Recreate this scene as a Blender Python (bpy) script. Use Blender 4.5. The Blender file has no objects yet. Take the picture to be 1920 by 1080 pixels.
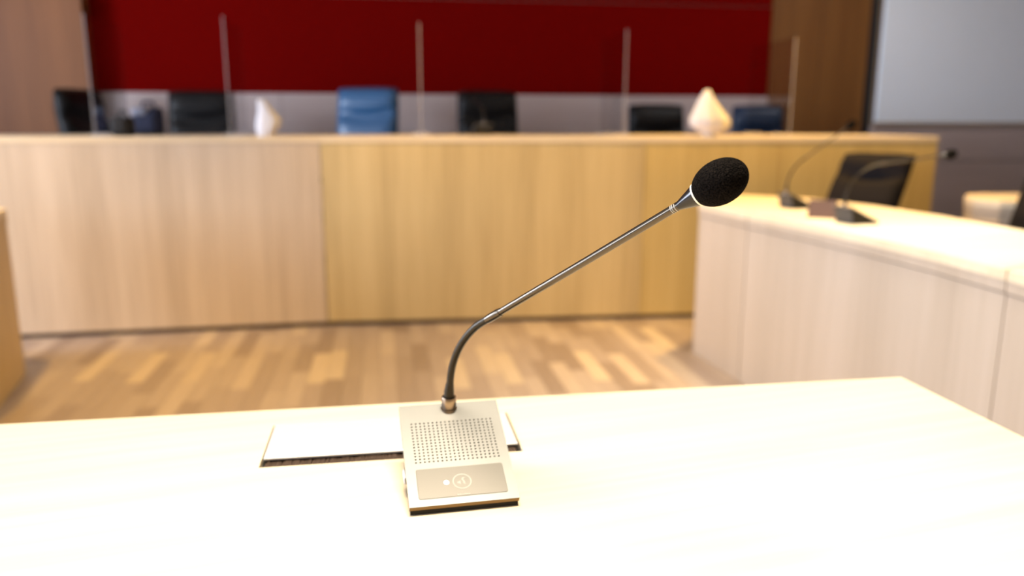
import bpy, bmesh, math, random
from mathutils import Vector, Matrix
random.seed(7)
scene = bpy.context.scene
col = scene.collection
rad = math.radians

# ------------------------------------------------------------------ camera
FPX = 1493.0                       # 28 mm lens on a 36 mm sensor, in 1920-wide pixels
PITCH, ROLL, CAMH = rad(11.8), rad(0.1), 1.11
cF = Vector((0, math.cos(PITCH), -math.sin(PITCH)))
cU0 = Vector((0, math.sin(PITCH), math.cos(PITCH)))
cR0 = Vector((1, 0, 0))
cR = cR0 * math.cos(ROLL) + cU0 * math.sin(ROLL)
cU = cU0 * math.cos(ROLL) - cR0 * math.sin(ROLL)
CAM = Vector((0, 0, CAMH))
cd = bpy.data.cameras.new('camera')
cam = bpy.data.objects.new('camera', cd)
col.objects.link(cam)
M = Matrix((cR, cU, -cF)).transposed().to_4x4()
M.translation = CAM
cam.matrix_world = M
cd.sensor_width = 36.0
cd.lens = FPX / 1920 * 36
cd.clip_start = 0.02
cd.dof.use_dof = True
cd.dof.focus_distance = 0.68
cd.dof.aperture_fstop = 3.2
scene.camera = cam

# ------------------------------------------------------------------ world, exposure
w = bpy.data.worlds.new('world')
scene.world = w
w.use_nodes = True
w.node_tree.nodes['Background'].inputs[0].default_value = (0.62, 0.78, 1.0, 1)
w.node_tree.nodes['Background'].inputs[1].default_value = 1.0
vs = scene.view_settings
vs.view_transform = 'Standard'
vs.look = 'None'
vs.gamma = 1.0
vs.use_curve_mapping = False
vs.exposure = 0.0
WARM = (1.0, 0.58, 0.10)
SOFT = (1.0, 0.89, 0.68)
DAY = (0.92, 0.98, 1.16)
P_WINDOW = (90.0, 150.0, 390.0)
TH = rad(9.0)
ux = Vector((math.cos(TH), math.sin(TH), 0))
uy = Vector((-math.sin(TH), math.cos(TH), 0))
CEIL = 3.1
# ceiling panels: (room a, room b, power W, spread, colour, label)
PANELS = [
    (0.15, 0.60, 60, 110, SOFT, 'rectangular ceiling light panel above the foreground table'),
    (1.75, 2.35, 30, 70, SOFT, 'rectangular ceiling light panel above the curved table'),
    (3.35, 4.70, 15, 150, (0.97, 0.96, 1.0), 'added fill light panel on the ceiling before the pale screen'),  # fill light added to brighten the screen and the back-right wall
]
# ceiling downlights: (room a, room b, power W, full cone angle, label)
LAMPS = [
    (-1.70, 3.10, 400, 78, 'round ceiling downlight above the open parquet near the left table'),
    (0.25, 3.60, 310, 78, 'round ceiling downlight before the middle of the long bench'),
    (2.15, 3.85, 500, 78, 'round ceiling downlight before the right end of the long bench'),
]


def RW(a, b, z=0.0):
    v = ux * a + uy * b
    return Vector((v.x, v.y, z))


def ray(x, y):
    return cF + cR * ((x - 960) / FPX) + cU * ((540 - y) / FPX)


def onz(x, y, z):
    d = ray(x, y)
    return CAM + d * ((z - CAMH) / d.z)


def onplane(x, y, p, n):
    d = ray(x, y)
    return CAM + d * ((p - CAM).dot(n) / d.dot(n))


# ------------------------------------------------------------------ materials
MATS = {}


def newmat(name):
    m = bpy.data.materials.new(name)
    m.use_nodes = True
    nt = m.node_tree
    b = nt.nodes['Principled BSDF']
    MATS[name] = m
    return m, nt, b


def plain(name, rgb, rough=0.5, metal=0.0, bump=0.0, bscale=200.0, var=0.06, spec=0.5, sheen=0.0):
    m, nt, b = newmat(name)
    tc = nt.nodes.new('ShaderNodeTexCoord')
    nz = nt.nodes.new('ShaderNodeTexNoise')
    nz.inputs['Scale'].default_value = bscale
    nz.inputs['Detail'].default_value = 3
    nt.links.new(tc.outputs['Object'], nz.inputs['Vector'])
    mx = nt.nodes.new('ShaderNodeMix')
    mx.data_type = 'RGBA'
    mx.inputs[6].default_value = tuple(c * (1 - var) for c in rgb) + (1,)
    mx.inputs[7].default_value = tuple(min(1, c * (1 + var)) for c in rgb) + (1,)
    nt.links.new(nz.outputs['Fac'], mx.inputs[0])
    nt.links.new(mx.outputs[2], b.inputs['Base Color'])
    b.inputs['Roughness'].default_value = rough
    b.inputs['Metallic'].default_value = metal
    b.inputs['Specular IOR Level'].default_value = spec
    if sheen:
        b.inputs['Sheen Weight'].default_value = sheen
    if bump:
        bp = nt.nodes.new('ShaderNodeBump')
        bp.inputs['Strength'].default_value = bump
        bp.inputs['Distance'].default_value = 0.002
        nt.links.new(nz.outputs['Fac'], bp.inputs['Height'])
        nt.links.new(bp.outputs['Normal'], b.inputs['Normal'])
    return m


def wood(name, c0, c1, c2, grain='Z', broad=6.0, fine=60.0, rough=0.45, rotz=0.0, spec=0.4):
    """veneer: broad flitch stripes plus fine grain along one axis"""
    m, nt, b = newmat(name)
    tc = nt.nodes.new('ShaderNodeTexCoord')
    rot = nt.nodes.new('ShaderNodeMapping')
    rot.inputs['Rotation'].default_value = (0, 0, rotz)
    nt.links.new(tc.outputs['Object'], rot.inputs['Vector'])

    def noise(s, along, detail):
        mp = nt.nodes.new('ShaderNodeMapping')
        sc = {'X': (along, s, s), 'Y': (s, along, s), 'Z': (s, s, along)}[grain]
        mp.inputs['Scale'].default_value = sc
        nz = nt.nodes.new('ShaderNodeTexNoise')
        nz.inputs['Scale'].default_value = 1.0
        nz.inputs['Detail'].default_value = detail
        nt.links.new(rot.outputs[0], mp.inputs['Vector'])
        nt.links.new(mp.outputs[0], nz.inputs['Vector'])
        return nz
    n1 = noise(broad, broad * 0.02, 1.5)
    n2 = noise(fine, fine * 0.03, 4)
    ma = nt.nodes.new('ShaderNodeMath')
    ma.operation = 'MULTIPLY_ADD'
    ma.inputs[1].default_value = 0.45
    nt.links.new(n2.outputs['Fac'], ma.inputs[0])
    mb = nt.nodes.new('ShaderNodeMath')
    mb.operation = 'MULTIPLY'
    mb.inputs[1].default_value = 0.55
    nt.links.new(n1.outputs['Fac'], mb.inputs[0])
    nt.links.new(mb.outputs[0], ma.inputs[2])
    cr = nt.nodes.new('ShaderNodeValToRGB')
    e = cr.color_ramp.elements
    e[0].position = 0.36
    e[0].color = c0 + (1,)
    e[1].position = 0.66
    e[1].color = c2 + (1,)
    k = cr.color_ramp.elements.new(0.5)
    k.color = c1 + (1,)
    nt.links.new(ma.outputs[0], cr.inputs[0])
    nt.links.new(cr.outputs[0], b.inputs['Base Color'])
    b.inputs['Roughness'].default_value = rough
    b.inputs['Specular IOR Level'].default_value = spec
    bp = nt.nodes.new('ShaderNodeBump')
    bp.inputs['Strength'].default_value = 0.05
    bp.inputs['Distance'].default_value = 0.001
    nt.links.new(n2.outputs['Fac'], bp.inputs['Height'])
    nt.links.new(bp.outputs['Normal'], b.inputs['Normal'])
    return m


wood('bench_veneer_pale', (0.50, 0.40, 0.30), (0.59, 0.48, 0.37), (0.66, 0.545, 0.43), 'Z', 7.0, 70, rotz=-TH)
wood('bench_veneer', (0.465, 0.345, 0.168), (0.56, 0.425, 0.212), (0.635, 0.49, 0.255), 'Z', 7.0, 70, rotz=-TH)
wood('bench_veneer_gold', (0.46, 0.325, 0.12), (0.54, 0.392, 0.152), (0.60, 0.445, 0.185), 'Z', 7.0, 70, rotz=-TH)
wood('table_veneer_front', (0.42, 0.335, 0.255), (0.465, 0.375, 0.29), (0.51, 0.415, 0.33), 'Z', 5.0, 60)
wood('table_veneer_warm_lit', (0.50, 0.36, 0.17), (0.56, 0.41, 0.20), (0.62, 0.46, 0.24), 'Z', 5.0, 60)  # left table front: orange of the warm lamp light put into the veneer colour
wood('table_top_wood', (0.68, 0.55, 0.38), (0.74, 0.61, 0.43), (0.79, 0.67, 0.49), 'X', 6.0, 60, rotz=-TH, rough=0.4)
wood('wall_veneer', (0.185, 0.064, 0.018), (0.22, 0.08, 0.023), (0.26, 0.098, 0.030), 'Z', 5.0, 60, rotz=-TH, rough=0.55)
wood('dark_wall_veneer', (0.15, 0.055, 0.010), (0.18, 0.07, 0.014), (0.21, 0.086, 0.019), 'Z', 5.0, 60, rotz=-TH, rough=0.55)
wood('grey_veneer', (0.42, 0.34, 0.325), (0.48, 0.39, 0.375), (0.54, 0.445, 0.43), 'X', 3.0, 50, rotz=-TH, rough=0.55)
plain('plinth', (0.09, 0.06, 0.045), 0.6)
plain('red_fabric', (0.14, 0.0015, 0.001), 1.0, bump=0.2, bscale=600, spec=0.02)
plain('dark_gap', (0.012, 0.011, 0.012), 0.6)
plain('screen_white', (0.82, 0.88, 0.97), 0.7, var=0.02, bscale=3)
plain('plaster', (0.34, 0.26, 0.19), 0.85, var=0.03, bscale=8)
plain('ceiling_paint', (0.50, 0.46, 0.41), 0.9, var=0.02, bscale=8)
plain('black_leather', (0.006, 0.0055, 0.006), 0.5, spec=0.22, bump=0.25, bscale=180)
plain('navy_leather', (0.012, 0.026, 0.06), 0.42, spec=0.35, bump=0.25, bscale=180)
plain('blue_leather', (0.035, 0.11, 0.24), 0.34, bump=0.25, bscale=180)
plain('black_mesh_fabric', (0.009, 0.007, 0.008), 0.85, spec=0.15, bump=0.3, bscale=400)
plain('chrome', (0.75, 0.74, 0.73), 0.18, 1.0, var=0.02)
plain('black_plastic', (0.010, 0.008, 0.006), 0.5, spec=0.25, var=0.1)
plain('navy_cloth', (0.012, 0.016, 0.045), 0.85, bump=0.4, bscale=300)
plain('grey_cloth', (0.20, 0.21, 0.27), 0.85, bump=0.4, bscale=300)
plain('black_cloth', (0.012, 0.011, 0.012), 0.85, bump=0.4, bscale=300)
plain('white_paper', (0.62, 0.60, 0.63), 0.8, var=0.02, bscale=60)
plain('champagne_metal', (0.182, 0.177, 0.170), 0.42, 0.8, bump=0.06, bscale=2500, var=0.03)
plain('panel_metal', (0.115, 0.105, 0.095), 0.38, 0.7, var=0.02, bscale=900)
plain('panel_groove', (0.05, 0.043, 0.036), 0.5, 0.3)
plain('print_white', (0.33, 0.31, 0.28), 0.5, var=0.02)
plain('collar_metal', (0.30, 0.23, 0.17), 0.25, 1.0, var=0.02)
plain('gooseneck_black', (0.030, 0.023, 0.015), 0.36, 0.7, bump=0.1, bscale=900)
plain('tube_metal', (0.085, 0.070, 0.055), 0.2, 1.0, var=0.02)
plain('capsule_black', (0.02, 0.018, 0.018), 0.22, 0.5)
plain('edge_warm_bounce', (0.17, 0.10, 0.032), 0.4, 0.6, var=0.03)  # brown of warm reflected light, painted as the front rim's colour
plain('back_grey', (0.022, 0.026, 0.036), 0.5, var=0.03)
plain('nameplate_brown', (0.075, 0.030, 0.018), 0.5, var=0.08, bscale=40)
plain('ring_cream', (0.78, 0.72, 0.62), 0.4, var=0.02)
plain('brush', (0.075, 0.042, 0.026), 0.8)
plain('hatch_aluminium', (0.86, 0.83, 0.80), 0.30, 0.45, bump=0.03, bscale=1500, var=0.02)
plain('hatch_bronze', (0.26, 0.14, 0.085), 0.3, 0.7, var=0.04)
plain('window_frame_paint', (0.55, 0.55, 0.56), 0.5)

# foam with a grainy surface
m, nt, b = newmat('foam')
tc = nt.nodes.new('ShaderNodeTexCoord')
nz = nt.nodes.new('ShaderNodeTexNoise')
nz.inputs['Scale'].default_value = 900
nz.inputs['Detail'].default_value = 2
vo = nt.nodes.new('ShaderNodeTexVoronoi')
vo.inputs['Scale'].default_value = 700
nt.links.new(tc.outputs['Object'], nz.inputs['Vector'])
nt.links.new(tc.outputs['Object'], vo.inputs['Vector'])
cr = nt.nodes.new('ShaderNodeValToRGB')
cr.color_ramp.elements[0].position = 0.38
cr.color_ramp.elements[0].color = (0.001, 0.0008, 0.0007, 1)
cr.color_ramp.elements[1].position = 0.72
cr.color_ramp.elements[1].color = (0.013, 0.0098, 0.008, 1)
nt.links.new(nz.outputs['Fac'], cr.inputs[0])
nt.links.new(cr.outputs[0], b.inputs['Base Color'])
b.inputs['Roughness'].default_value = 0.9
b.inputs['Specular IOR Level'].default_value = 0.03
bp = nt.nodes.new('ShaderNodeBump')
bp.inputs['Strength'].default_value = 0.9
bp.inputs['Distance'].default_value = 0.0012
nt.links.new(vo.outputs['Distance'], bp.inputs['Height'])
nt.links.new(bp.outputs['Normal'], b.inputs['Normal'])

# clear acrylic: thin sheet that mirrors a little and lets light through
for nm, tint, mixf in (('acrylic', (0.97, 0.97, 0.97, 1), 0.3), ('window_glass', (0.95, 0.97, 0.97, 1), 0.6)):
    m, nt, b = newmat(nm)
    nt.nodes.remove(b)
    out = nt.nodes['Material Output']
    tr = nt.nodes.new('ShaderNodeBsdfTransparent')
    tr.inputs[0].default_value = tint
    gl = nt.nodes.new('ShaderNodeBsdfGlossy')
    gl.inputs['Roughness'].default_value = 0.03
    fr = nt.nodes.new('ShaderNodeFresnel')
    fr.inputs[0].default_value = 1.45
    mu = nt.nodes.new('ShaderNodeMath')
    mu.operation = 'MULTIPLY'
    mu.inputs[1].default_value = mixf
    mx = nt.nodes.new('ShaderNodeMixShader')
    nt.links.new(fr.outputs[0], mu.inputs[0])
    nt.links.new(mu.outputs[0], mx.inputs[0])
    nt.links.new(tr.outputs[0], mx.inputs[1])
    nt.links.new(gl.outputs[0], mx.inputs[2])
    nt.links.new(mx.outputs[0], out.inputs[0])
# frosted cut edge of the acrylic sheets
m, nt, b = newmat('acrylic_edge')
b.inputs['Base Color'].default_value = (0.75, 0.72, 0.74, 1)
b.inputs['Roughness'].default_value = 0.35
b.inputs['Alpha'].default_value = 0.2


def emit(name, rgb, s):
    m, nt, b = newmat(name)
    b.inputs['Base Color'].default_value = (0.8, 0.8, 0.8, 1)
    b.inputs['Emission Color'].default_value = rgb + (1,)
    b.inputs['Emission Strength'].default_value = s
    return m


emit('lamp_glow', WARM, 6.0)
emit('panel_glow', SOFT, 2.0)
emit('led_white', (1, 0.98, 0.95), 2.5)


def parquet(name, island):
    m, nt, b = newmat(name)
    if island:
        src = nt.nodes.new('ShaderNodeNewGeometry').outputs['Random Per Island']
    else:
        src = nt.nodes.new('ShaderNodeObjectInfo').outputs['Random']
    cr = nt.nodes.new('ShaderNodeValToRGB')
    e = cr.color_ramp.elements
    e[0].position = 0.0
    e[0].color = (0.20, 0.152, 0.132, 1)
    e[1].position = 1.0
    e[1].color = (0.42, 0.345, 0.275, 1)
    for p, c in ((0.3, (0.26, 0.208, 0.19, 1)), (0.8, (0.32, 0.262, 0.235, 1)), (0.93, (0.375, 0.305, 0.255, 1))):
        k = cr.color_ramp.elements.new(p)
        k.color = c
    nt.links.new(src, cr.inputs[0])
    tc = nt.nodes.new('ShaderNodeTexCoord')
    mp = nt.nodes.new('ShaderNodeMapping')
    mp.inputs['Scale'].default_value = (60, 4, 20)
    nz = nt.nodes.new('ShaderNodeTexNoise')
    nz.inputs['Scale'].default_value = 1
    nz.inputs['Detail'].default_value = 4
    nt.links.new(tc.outputs['Object'], mp.inputs['Vector'])
    nt.links.new(mp.outputs[0], nz.inputs['Vector'])
    mx = nt.nodes.new('ShaderNodeMix')
    mx.data_type = 'RGBA'
    mx.blend_type = 'MULTIPLY'
    mx.inputs[0].default_value = 0.5
    nt.links.new(cr.outputs[0], mx.inputs[6])
    cg = nt.nodes.new('ShaderNodeValToRGB')
    cg.color_ramp.elements[0].color = (0.7, 0.7, 0.7, 1)
    cg.color_ramp.elements[1].color = (1.15, 1.15, 1.15, 1)
    nt.links.new(nz.outputs['Fac'], cg.inputs[0])
    nt.links.new(cg.outputs[0], mx.inputs[7])
    nt.links.new(mx.outputs[2], b.inputs['Base Color'])
    b.inputs['Roughness'].default_value = 0.42
    return m


parquet('parquet', False)
parquet('parquet_island', True)
plain('subfloor', (0.05, 0.03, 0.02), 0.8)


# ------------------------------------------------------------------ builders
def link(name, me, mat, parent=None, smooth=False):
    o = bpy.data.objects.new(name, me)
    col.objects.link(o)
    if mat and not me.materials:
        me.materials.append(MATS[mat])
    if parent:
        o.parent = parent
    if smooth:
        for p in me.polygons:
            p.use_smooth = True
    return o


def tag(o, label=None, cat=None, group=None, kind=None):
    if label:
        o['label'] = label
    if cat:
        o['category'] = cat
    if group:
        o['group'] = group
    if kind:
        o['kind'] = kind
    return o


def thing(name, label, cat, loc=(0, 0, 0), rz=0.0, group=None):
    o = bpy.data.objects.new(name, None)
    o.empty_display_size = 0.05
    col.objects.link(o)
    o.location = loc
    o.rotation_euler = (0, 0, rz)
    return tag(o, label, cat, group)


def mesh(name, v, f, mat, parent=None, smooth=False):
    me = bpy.data.meshes.new(name)
    me.from_pydata([tuple(p) for p in v], [], f)
    me.update()
    return link(name, me, mat, parent, smooth)


def bm_obj(name, bm, mat, parent=None, smooth=False):
    bmesh.ops.recalc_face_normals(bm, faces=bm.faces)
    me = bpy.data.meshes.new(name)
    bm.to_mesh(me)
    bm.free()
    return link(name, me, mat, parent, smooth)


def bm_box(bm, c, s, mtx=None):
    r = bmesh.ops.create_cube(bm, size=1.0)
    T = Matrix.Translation(c) @ Matrix.Diagonal((s[0], s[1], s[2], 1))
    if mtx is not None:
        T = mtx @ T
    bmesh.ops.transform(bm, matrix=T, verts=r['verts'])
    return r['verts']


def box(name, c, s, mat, parent=None, bevel=0.0, mtx=None, seg=2):
    bm = bmesh.new()
    bm_box(bm, (0, 0, 0), s)
    if bevel:
        bmesh.ops.bevel(bm, geom=list(bm.edges), offset=bevel, segments=seg, affect='EDGES', profile=0.5)
    T = Matrix.Translation(c)
    if mtx is not None:
        T = mtx @ T
    bmesh.ops.transform(bm, matrix=T, verts=bm.verts)
    return bm_obj(name, bm, mat, parent, smooth=False)


def prism(name, poly, z0, z1, mat, parent=None, bevel=0.0):
    n = len(poly)
    bm = bmesh.new()
    lo = [bm.verts.new((p[0], p[1], z0)) for p in poly]
    hi = [bm.verts.new((p[0], p[1], z1)) for p in poly]
    bm.faces.new(lo[::-1])
    tf = bm.faces.new(hi)
    for i in range(n):
        bm.faces.new((lo[i], lo[(i + 1) % n], hi[(i + 1) % n], hi[i]))
    if bevel:
        bmesh.ops.bevel(bm, geom=list(tf.edges), offset=bevel, segments=2, affect='EDGES', profile=0.5)
    return bm_obj(name, bm, mat, parent)


def frame_from(d):
    d = d.normalized()
    a = Vector((0, 0, 1)) if abs(d.z) < 0.95 else Vector((1, 0, 0))
    s = d.cross(a).normalized()
    return s, s.cross(d).normalized()


def tube(name, pts, rr, mat, parent=None, n=16, cap=True):
    pts = [Vector(p) for p in pts]
    if not isinstance(rr, (list, tuple)):
        rr = [rr] * len(pts)
    v, f = [], []
    s = t = None
    for i, p in enumerate(pts):
        d = (pts[min(i + 1, len(pts) - 1)] - pts[max(i - 1, 0)]).normalized()
        if s is None:
            s, t = frame_from(d)
        else:
            s = (s - d * s.dot(d)).normalized()
            t = s.cross(d).normalized()
        for k in range(n):
            a = 2 * math.pi * k / n
            v.append(p + (s * math.cos(a) + t * math.sin(a)) * rr[i])
    for i in range(len(pts) - 1):
        for k in range(n):
            f.append((i * n + k, i * n + (k + 1) % n, (i + 1) * n + (k + 1) % n, (i + 1) * n + k))
    if cap:
        f.append(tuple(range(n)))
        f.append(tuple(range((len(pts) - 1) * n, len(pts) * n)))
    bm = bmesh.new()
    vs_ = [bm.verts.new(p) for p in v]
    for q in f:
        bm.faces.new([vs_[i] for i in q])
    o = bm_obj(name, bm, mat, parent, True)
    o.data.set_sharp_from_angle(angle=rad(50))
    return o


def lathe(name, prof, origin, axis, mat, parent=None, n=32):
    """prof: list of (distance along axis, radius)"""
    axis = Vector(axis).normalized()
    o = Vector(origin)
    s, t = frame_from(axis)
    bm = bmesh.new()
    rings = []
    for d, r in prof:
        if r < 1e-6:
            rings.append([bm.verts.new(o + axis * d)])
        else:
            rings.append([bm.verts.new(o + axis * d + (s * math.cos(2 * math.pi * k / n) + t * math.sin(2 * math.pi * k / n)) * r) for k in range(n)])
    for a, b2 in zip(rings, rings[1:]):
        for k in range(n):
            k2 = (k + 1) % n
            if len(a) == 1:
                bm.faces.new((a[0], b2[k2], b2[k]))
            elif len(b2) == 1:
                bm.faces.new((a[k], a[k2], b2[0]))
            else:
                bm.faces.new((a[k], a[k2], b2[k2], b2[k]))
    ob = bm_obj(name, bm, mat, parent, True)
    ob.data.set_sharp_from_angle(angle=rad(40))
    return ob


def copy_tree(o, parent=None):
    c = o.copy()
    col.objects.link(c)
    c.parent = parent
    for ch in list(o.children):
        copy_tree(ch, c)
    return c


# ------------------------------------------------------------------ room shell (room axes a, b turned 9 degrees)
A0, A1, B0, B1 = -5.2, 6.6, -3.2, 6.25


def room_box(name, a0, a1, b0, b1, z0, z1, mat, parent=None, bevel=0.0):
    mt = Matrix.Rotation(TH, 4, 'Z')
    return box(name, ((a0 + a1) / 2, (b0 + b1) / 2, (z0 + z1) / 2), (a1 - a0, b1 - b0, z1 - z0), mat, parent, bevel, mt)


floor = tag(room_box('floor', A0, A1, B0, B1, -0.10, -0.012, 'subfloor'), kind='structure')
tag(room_box('ceiling', A0, A1, B0, B1, CEIL, CEIL + 0.1, 'ceiling_paint'), kind='structure')
tag(room_box('wall_right', A1, A1 + 0.1, B0, B1, -0.1, CEIL, 'plaster'), kind='structure')
tag(room_box('wall_front', A0, A1, B0 - 0.1, B0, -0.1, CEIL, 'plaster'), kind='structure')

# left wall with three tall windows
WIN = [(-2.2, -0.4), (0.1, 1.9), (2.4, 4.2)]
WZ0, WZ1 = 0.85, 2.75
wl = bmesh.new()
mt = Matrix.Rotation(TH, 4, 'Z')
edges = [B0] + [e for w_ in WIN for e in w_] + [B1]
for i in range(0, len(edges), 2):
    bm_box(wl, (A0 - 0.05, (edges[i] + edges[i + 1]) / 2, (CEIL - 0.1) / 2), (0.1, edges[i + 1] - edges[i], CEIL + 0.1), mt)
for b0, b1 in WIN:
    bm_box(wl, (A0 - 0.05, (b0 + b1) / 2, (WZ0 - 0.1) / 2), (0.1, b1 - b0, WZ0 + 0.1), mt)
    bm_box(wl, (A0 - 0.05, (b0 + b1) / 2, (WZ1 + CEIL) / 2), (0.1, b1 - b0, CEIL - WZ1), mt)
tag(bm_obj('wall_left', wl, 'plaster'), kind='structure')
for i, (b0, b1) in enumerate(WIN):
    fr = bmesh.new()
    for bb in (b0 + 0.03, (b0 + b1) / 2, b1 - 0.03):
        bm_box(fr, (A0 - 0.05, bb, (WZ0 + WZ1) / 2), (0.06, 0.06, WZ1 - WZ0), mt)
    for zz in (WZ0 + 0.03, WZ1 - 0.03):
        bm_box(fr, (A0 - 0.05, (b0 + b1) / 2, zz), (0.06, b1 - b0, 0.06), mt)
    wo = tag(bm_obj('window_%d' % (i + 1), fr, 'window_frame_paint'), kind='structure')
    for h in (0, 1):
        c0 = b0 + 0.06 + h * ((b1 - b0) / 2 - 0.03)
        room_box('pane', A0 - 0.055, A0 - 0.045, c0, c0 + (b1 - b0) / 2 - 0.09, WZ0 + 0.06, WZ1 - 0.06, 'window_glass', wo)
    ld = bpy.data.lights.new('window_daylight', 'AREA')
    ld.shape = 'RECTANGLE'
    ld.size = b1 - b0 - 0.1
    ld.size_y = WZ1 - WZ0 - 0.1
    ld.energy = P_WINDOW[i]
    ld.color = DAY
    lo = bpy.data.objects.new('window_daylight', ld)
    col.objects.link(lo)
    nrm = ux
    zc = -nrm
    yc = Vector((0, 0, 1))
    xc = yc.cross(zc)
    mm = Matrix((xc, yc, zc)).transposed().to_4x4()
    mm.translation = RW(A0 - 0.14, (b0 + b1) / 2, (WZ0 + WZ1) / 2)
    lo.matrix_world = mm

# parquet strips
PWD, PLN = 0.078, 0.46
plank_me = bpy.data.meshes.new('floor_plank')
bmp = bmesh.new()
bm_box(bmp, (0, 0, -0.006), (PWD - 0.0012, PLN - 0.0012, 0.012))
bmp.to_mesh(plank_me)
bmp.free()
plank_me.materials.append(MATS['parquet'])
rest_v, rest_f = [], []
seen = []


def project(p):
    v = p - CAM
    d = v.dot(cF)
    if d < 0.05:
        return None
    return 960 + FPX * v.dot(cR) / d, 540 - FPX * v.dot(cU) / d


na = int((A1 - A0) / PWD)
for i in range(na):
    a = A0 + (i + 0.5) * PWD
    off = random.random() * PLN
    b = B0 - off + PLN / 2
    while b < B1:
        if b - PLN / 2 >= B0 and b + PLN / 2 <= B1:
            p = RW(a, b, 0)
            q = project(p)
            vis = False
            if q and -25 < q[0] < 1420 and 585 < q[1] < 800 + 30:
                # in front of the bench, between the side tables, above the near table top's edge
                far_edge = 795 - q[0] * 0.0527
                lim_r = 1295 + max(0, q[1] - 657) * 1.42 + 30
                lim_l = 49 - max(0, q[1] - 705) * 0.78 - 40
                if q[1] - 45 < far_edge and lim_l < q[0] < lim_r and q[1] > 645 - q[0] * 0.04 - 14:
                    vis = True
            if vis:
                seen.append((a, b))
            else:
                k = len(rest_v)
                w2, l2 = PWD / 2 - 0.0006, PLN / 2 - 0.0006
                for z in (-0.012, 0.0):
                    for (sa, sb) in ((-1, -1), (1, -1), (1, 1), (-1, 1)):
                        rest_v.append(RW(a + sa * w2, b + sb * l2, z))
                rest_f += [(k + 4, k + 5, k + 6, k + 7), (k, k + 1, k + 5, k + 4), (k + 1, k + 2, k + 6, k + 5),
                           (k + 2, k + 3, k + 7, k + 6), (k + 3, k, k + 4, k + 7)]
        b += PLN
assert len(seen) <= 300, len(seen)
for a, b in seen:
    o = bpy.data.objects.new('floor_plank', plank_me)
    col.objects.link(o)
    o.location = RW(a, b, 0)
    o.rotation_euler = (0, 0, TH)
    o.parent = floor
tag(mesh('parquet_strips', rest_v, rest_f, 'parquet_island', floor), kind='stuff')

# back wall: wood, red fabric field, wood, dark joint, grey wainscot
NB = -uy
PB = RW(0, B1, 0)


def a_on_back(px, py, b=B1):
    p = onplane(px, py, RW(0, b, 0), uy)
    return p.dot(ux), p.z


wall_back = tag(room_box('wall_back', A0, A1, B1, B1 + 0.12, -0.1, CEIL, 'plaster'), kind='structure')
BP = B1 - 0.03
aL = a_on_back(172, 80, BP)[0]
aR = a_on_back(1443, 100, BP)[0]
aG0 = a_on_back(1620, 130, BP)[0]
aG1 = a_on_back(1640, 130, BP)[0]
zr = a_on_back(815, 177, BP)[1]
zt = a_on_back(1300, 9, BP)[1]
k = 0
x = aL
while x > A0 + 0.05:                                   # left wood panels, counted away from the red field
    x0 = max(A0, x - 1.15)
    room_box('wood_panel', x0 + 0.003, x - 0.003, B1 - 0.16, B1, 0.0, CEIL, 'wall_veneer', wall_back, 0.002)
    x = x0
room_box('red_panel', aL, aR, B1 - 0.03, B1, zr, zt - 0.004, 'red_fabric', wall_back, 0.002)
room_box('red_panel', aL, aR, B1 - 0.022, B1, zt + 0.004, CEIL, 'red_fabric', wall_back, 0.002)
n = 4
for i in range(n):
    room_box('wainscot_panel', aL + (aR - aL) * i / n + 0.002, aL + (aR - aL) * (i + 1) / n - 0.002, B1 - 0.05, B1, 0.92, zr, 'grey_veneer', wall_back, 0.002)
    room_box('wainscot_panel', aL + (aR - aL) * i / n + 0.002, aL + (aR - aL) * (i + 1) / n - 0.002, B1 - 0.05, B1, 0.1, 0.90, 'grey_veneer', wall_back, 0.002)
room_box('wood_panel', aR + 0.003, (aR + aG0) / 2 - 0.002, B1 - 0.06, B1, 0.0, CEIL, 'dark_wall_veneer', wall_back, 0.002)
room_box('wood_panel', (aR + aG0) / 2 + 0.002, aG0, B1 - 0.06, B1, 0.0, CEIL, 'dark_wall_veneer', wall_back, 0.002)
room_box('dark_joint', aG0, aG1, B1 - 0.02, B1, 0.0, CEIL, 'dark_gap', wall_back)
zs = a_on_back(1780, 234, BP)[1]
zm = a_on_back(1830, 301, BP)[1]
zm = max(0.5, zm)
for x0, x1 in ((aG1 + 0.003, aG1 + 1.25), (aG1 + 1.256, A1 - 0.003)):
    room_box('wainscot_panel', x0, x1, B1 - 0.05, B1, zm + 0.004, zs - 0.01, 'grey_veneer', wall_back, 0.002)
    room_box('wainscot_panel', x0, x1, B1 - 0.05, B1, 0.1, zm - 0.004, 'grey_veneer', wall_back, 0.002)
room_box('baseboard_back', aL, aR, B1 - 0.06, B1 - 0.0, 0.0, 0.1, 'plinth', wall_back)

# projection wall to the right of the dark joint
ps = thing('projection_screen', 'large pale grey-white screen on the wall at upper right', 'screen', RW((aG1 + A1) / 2, B1 - 0.05, zs))
hw = (A1 - aG1) / 2
mt0 = Matrix.Rotation(TH, 4, 'Z')
box('screen_surface', (0, 0.0, (CEIL - zs) / 2), (2 * hw - 0.06, 0.04, CEIL - zs - 0.03), 'screen_white', ps, 0.003, mt0)
box('bottom_rail', (0, -0.003, 0.006), (2 * hw - 0.04, 0.05, 0.03), 'plaster', ps, 0.003, mt0)

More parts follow.
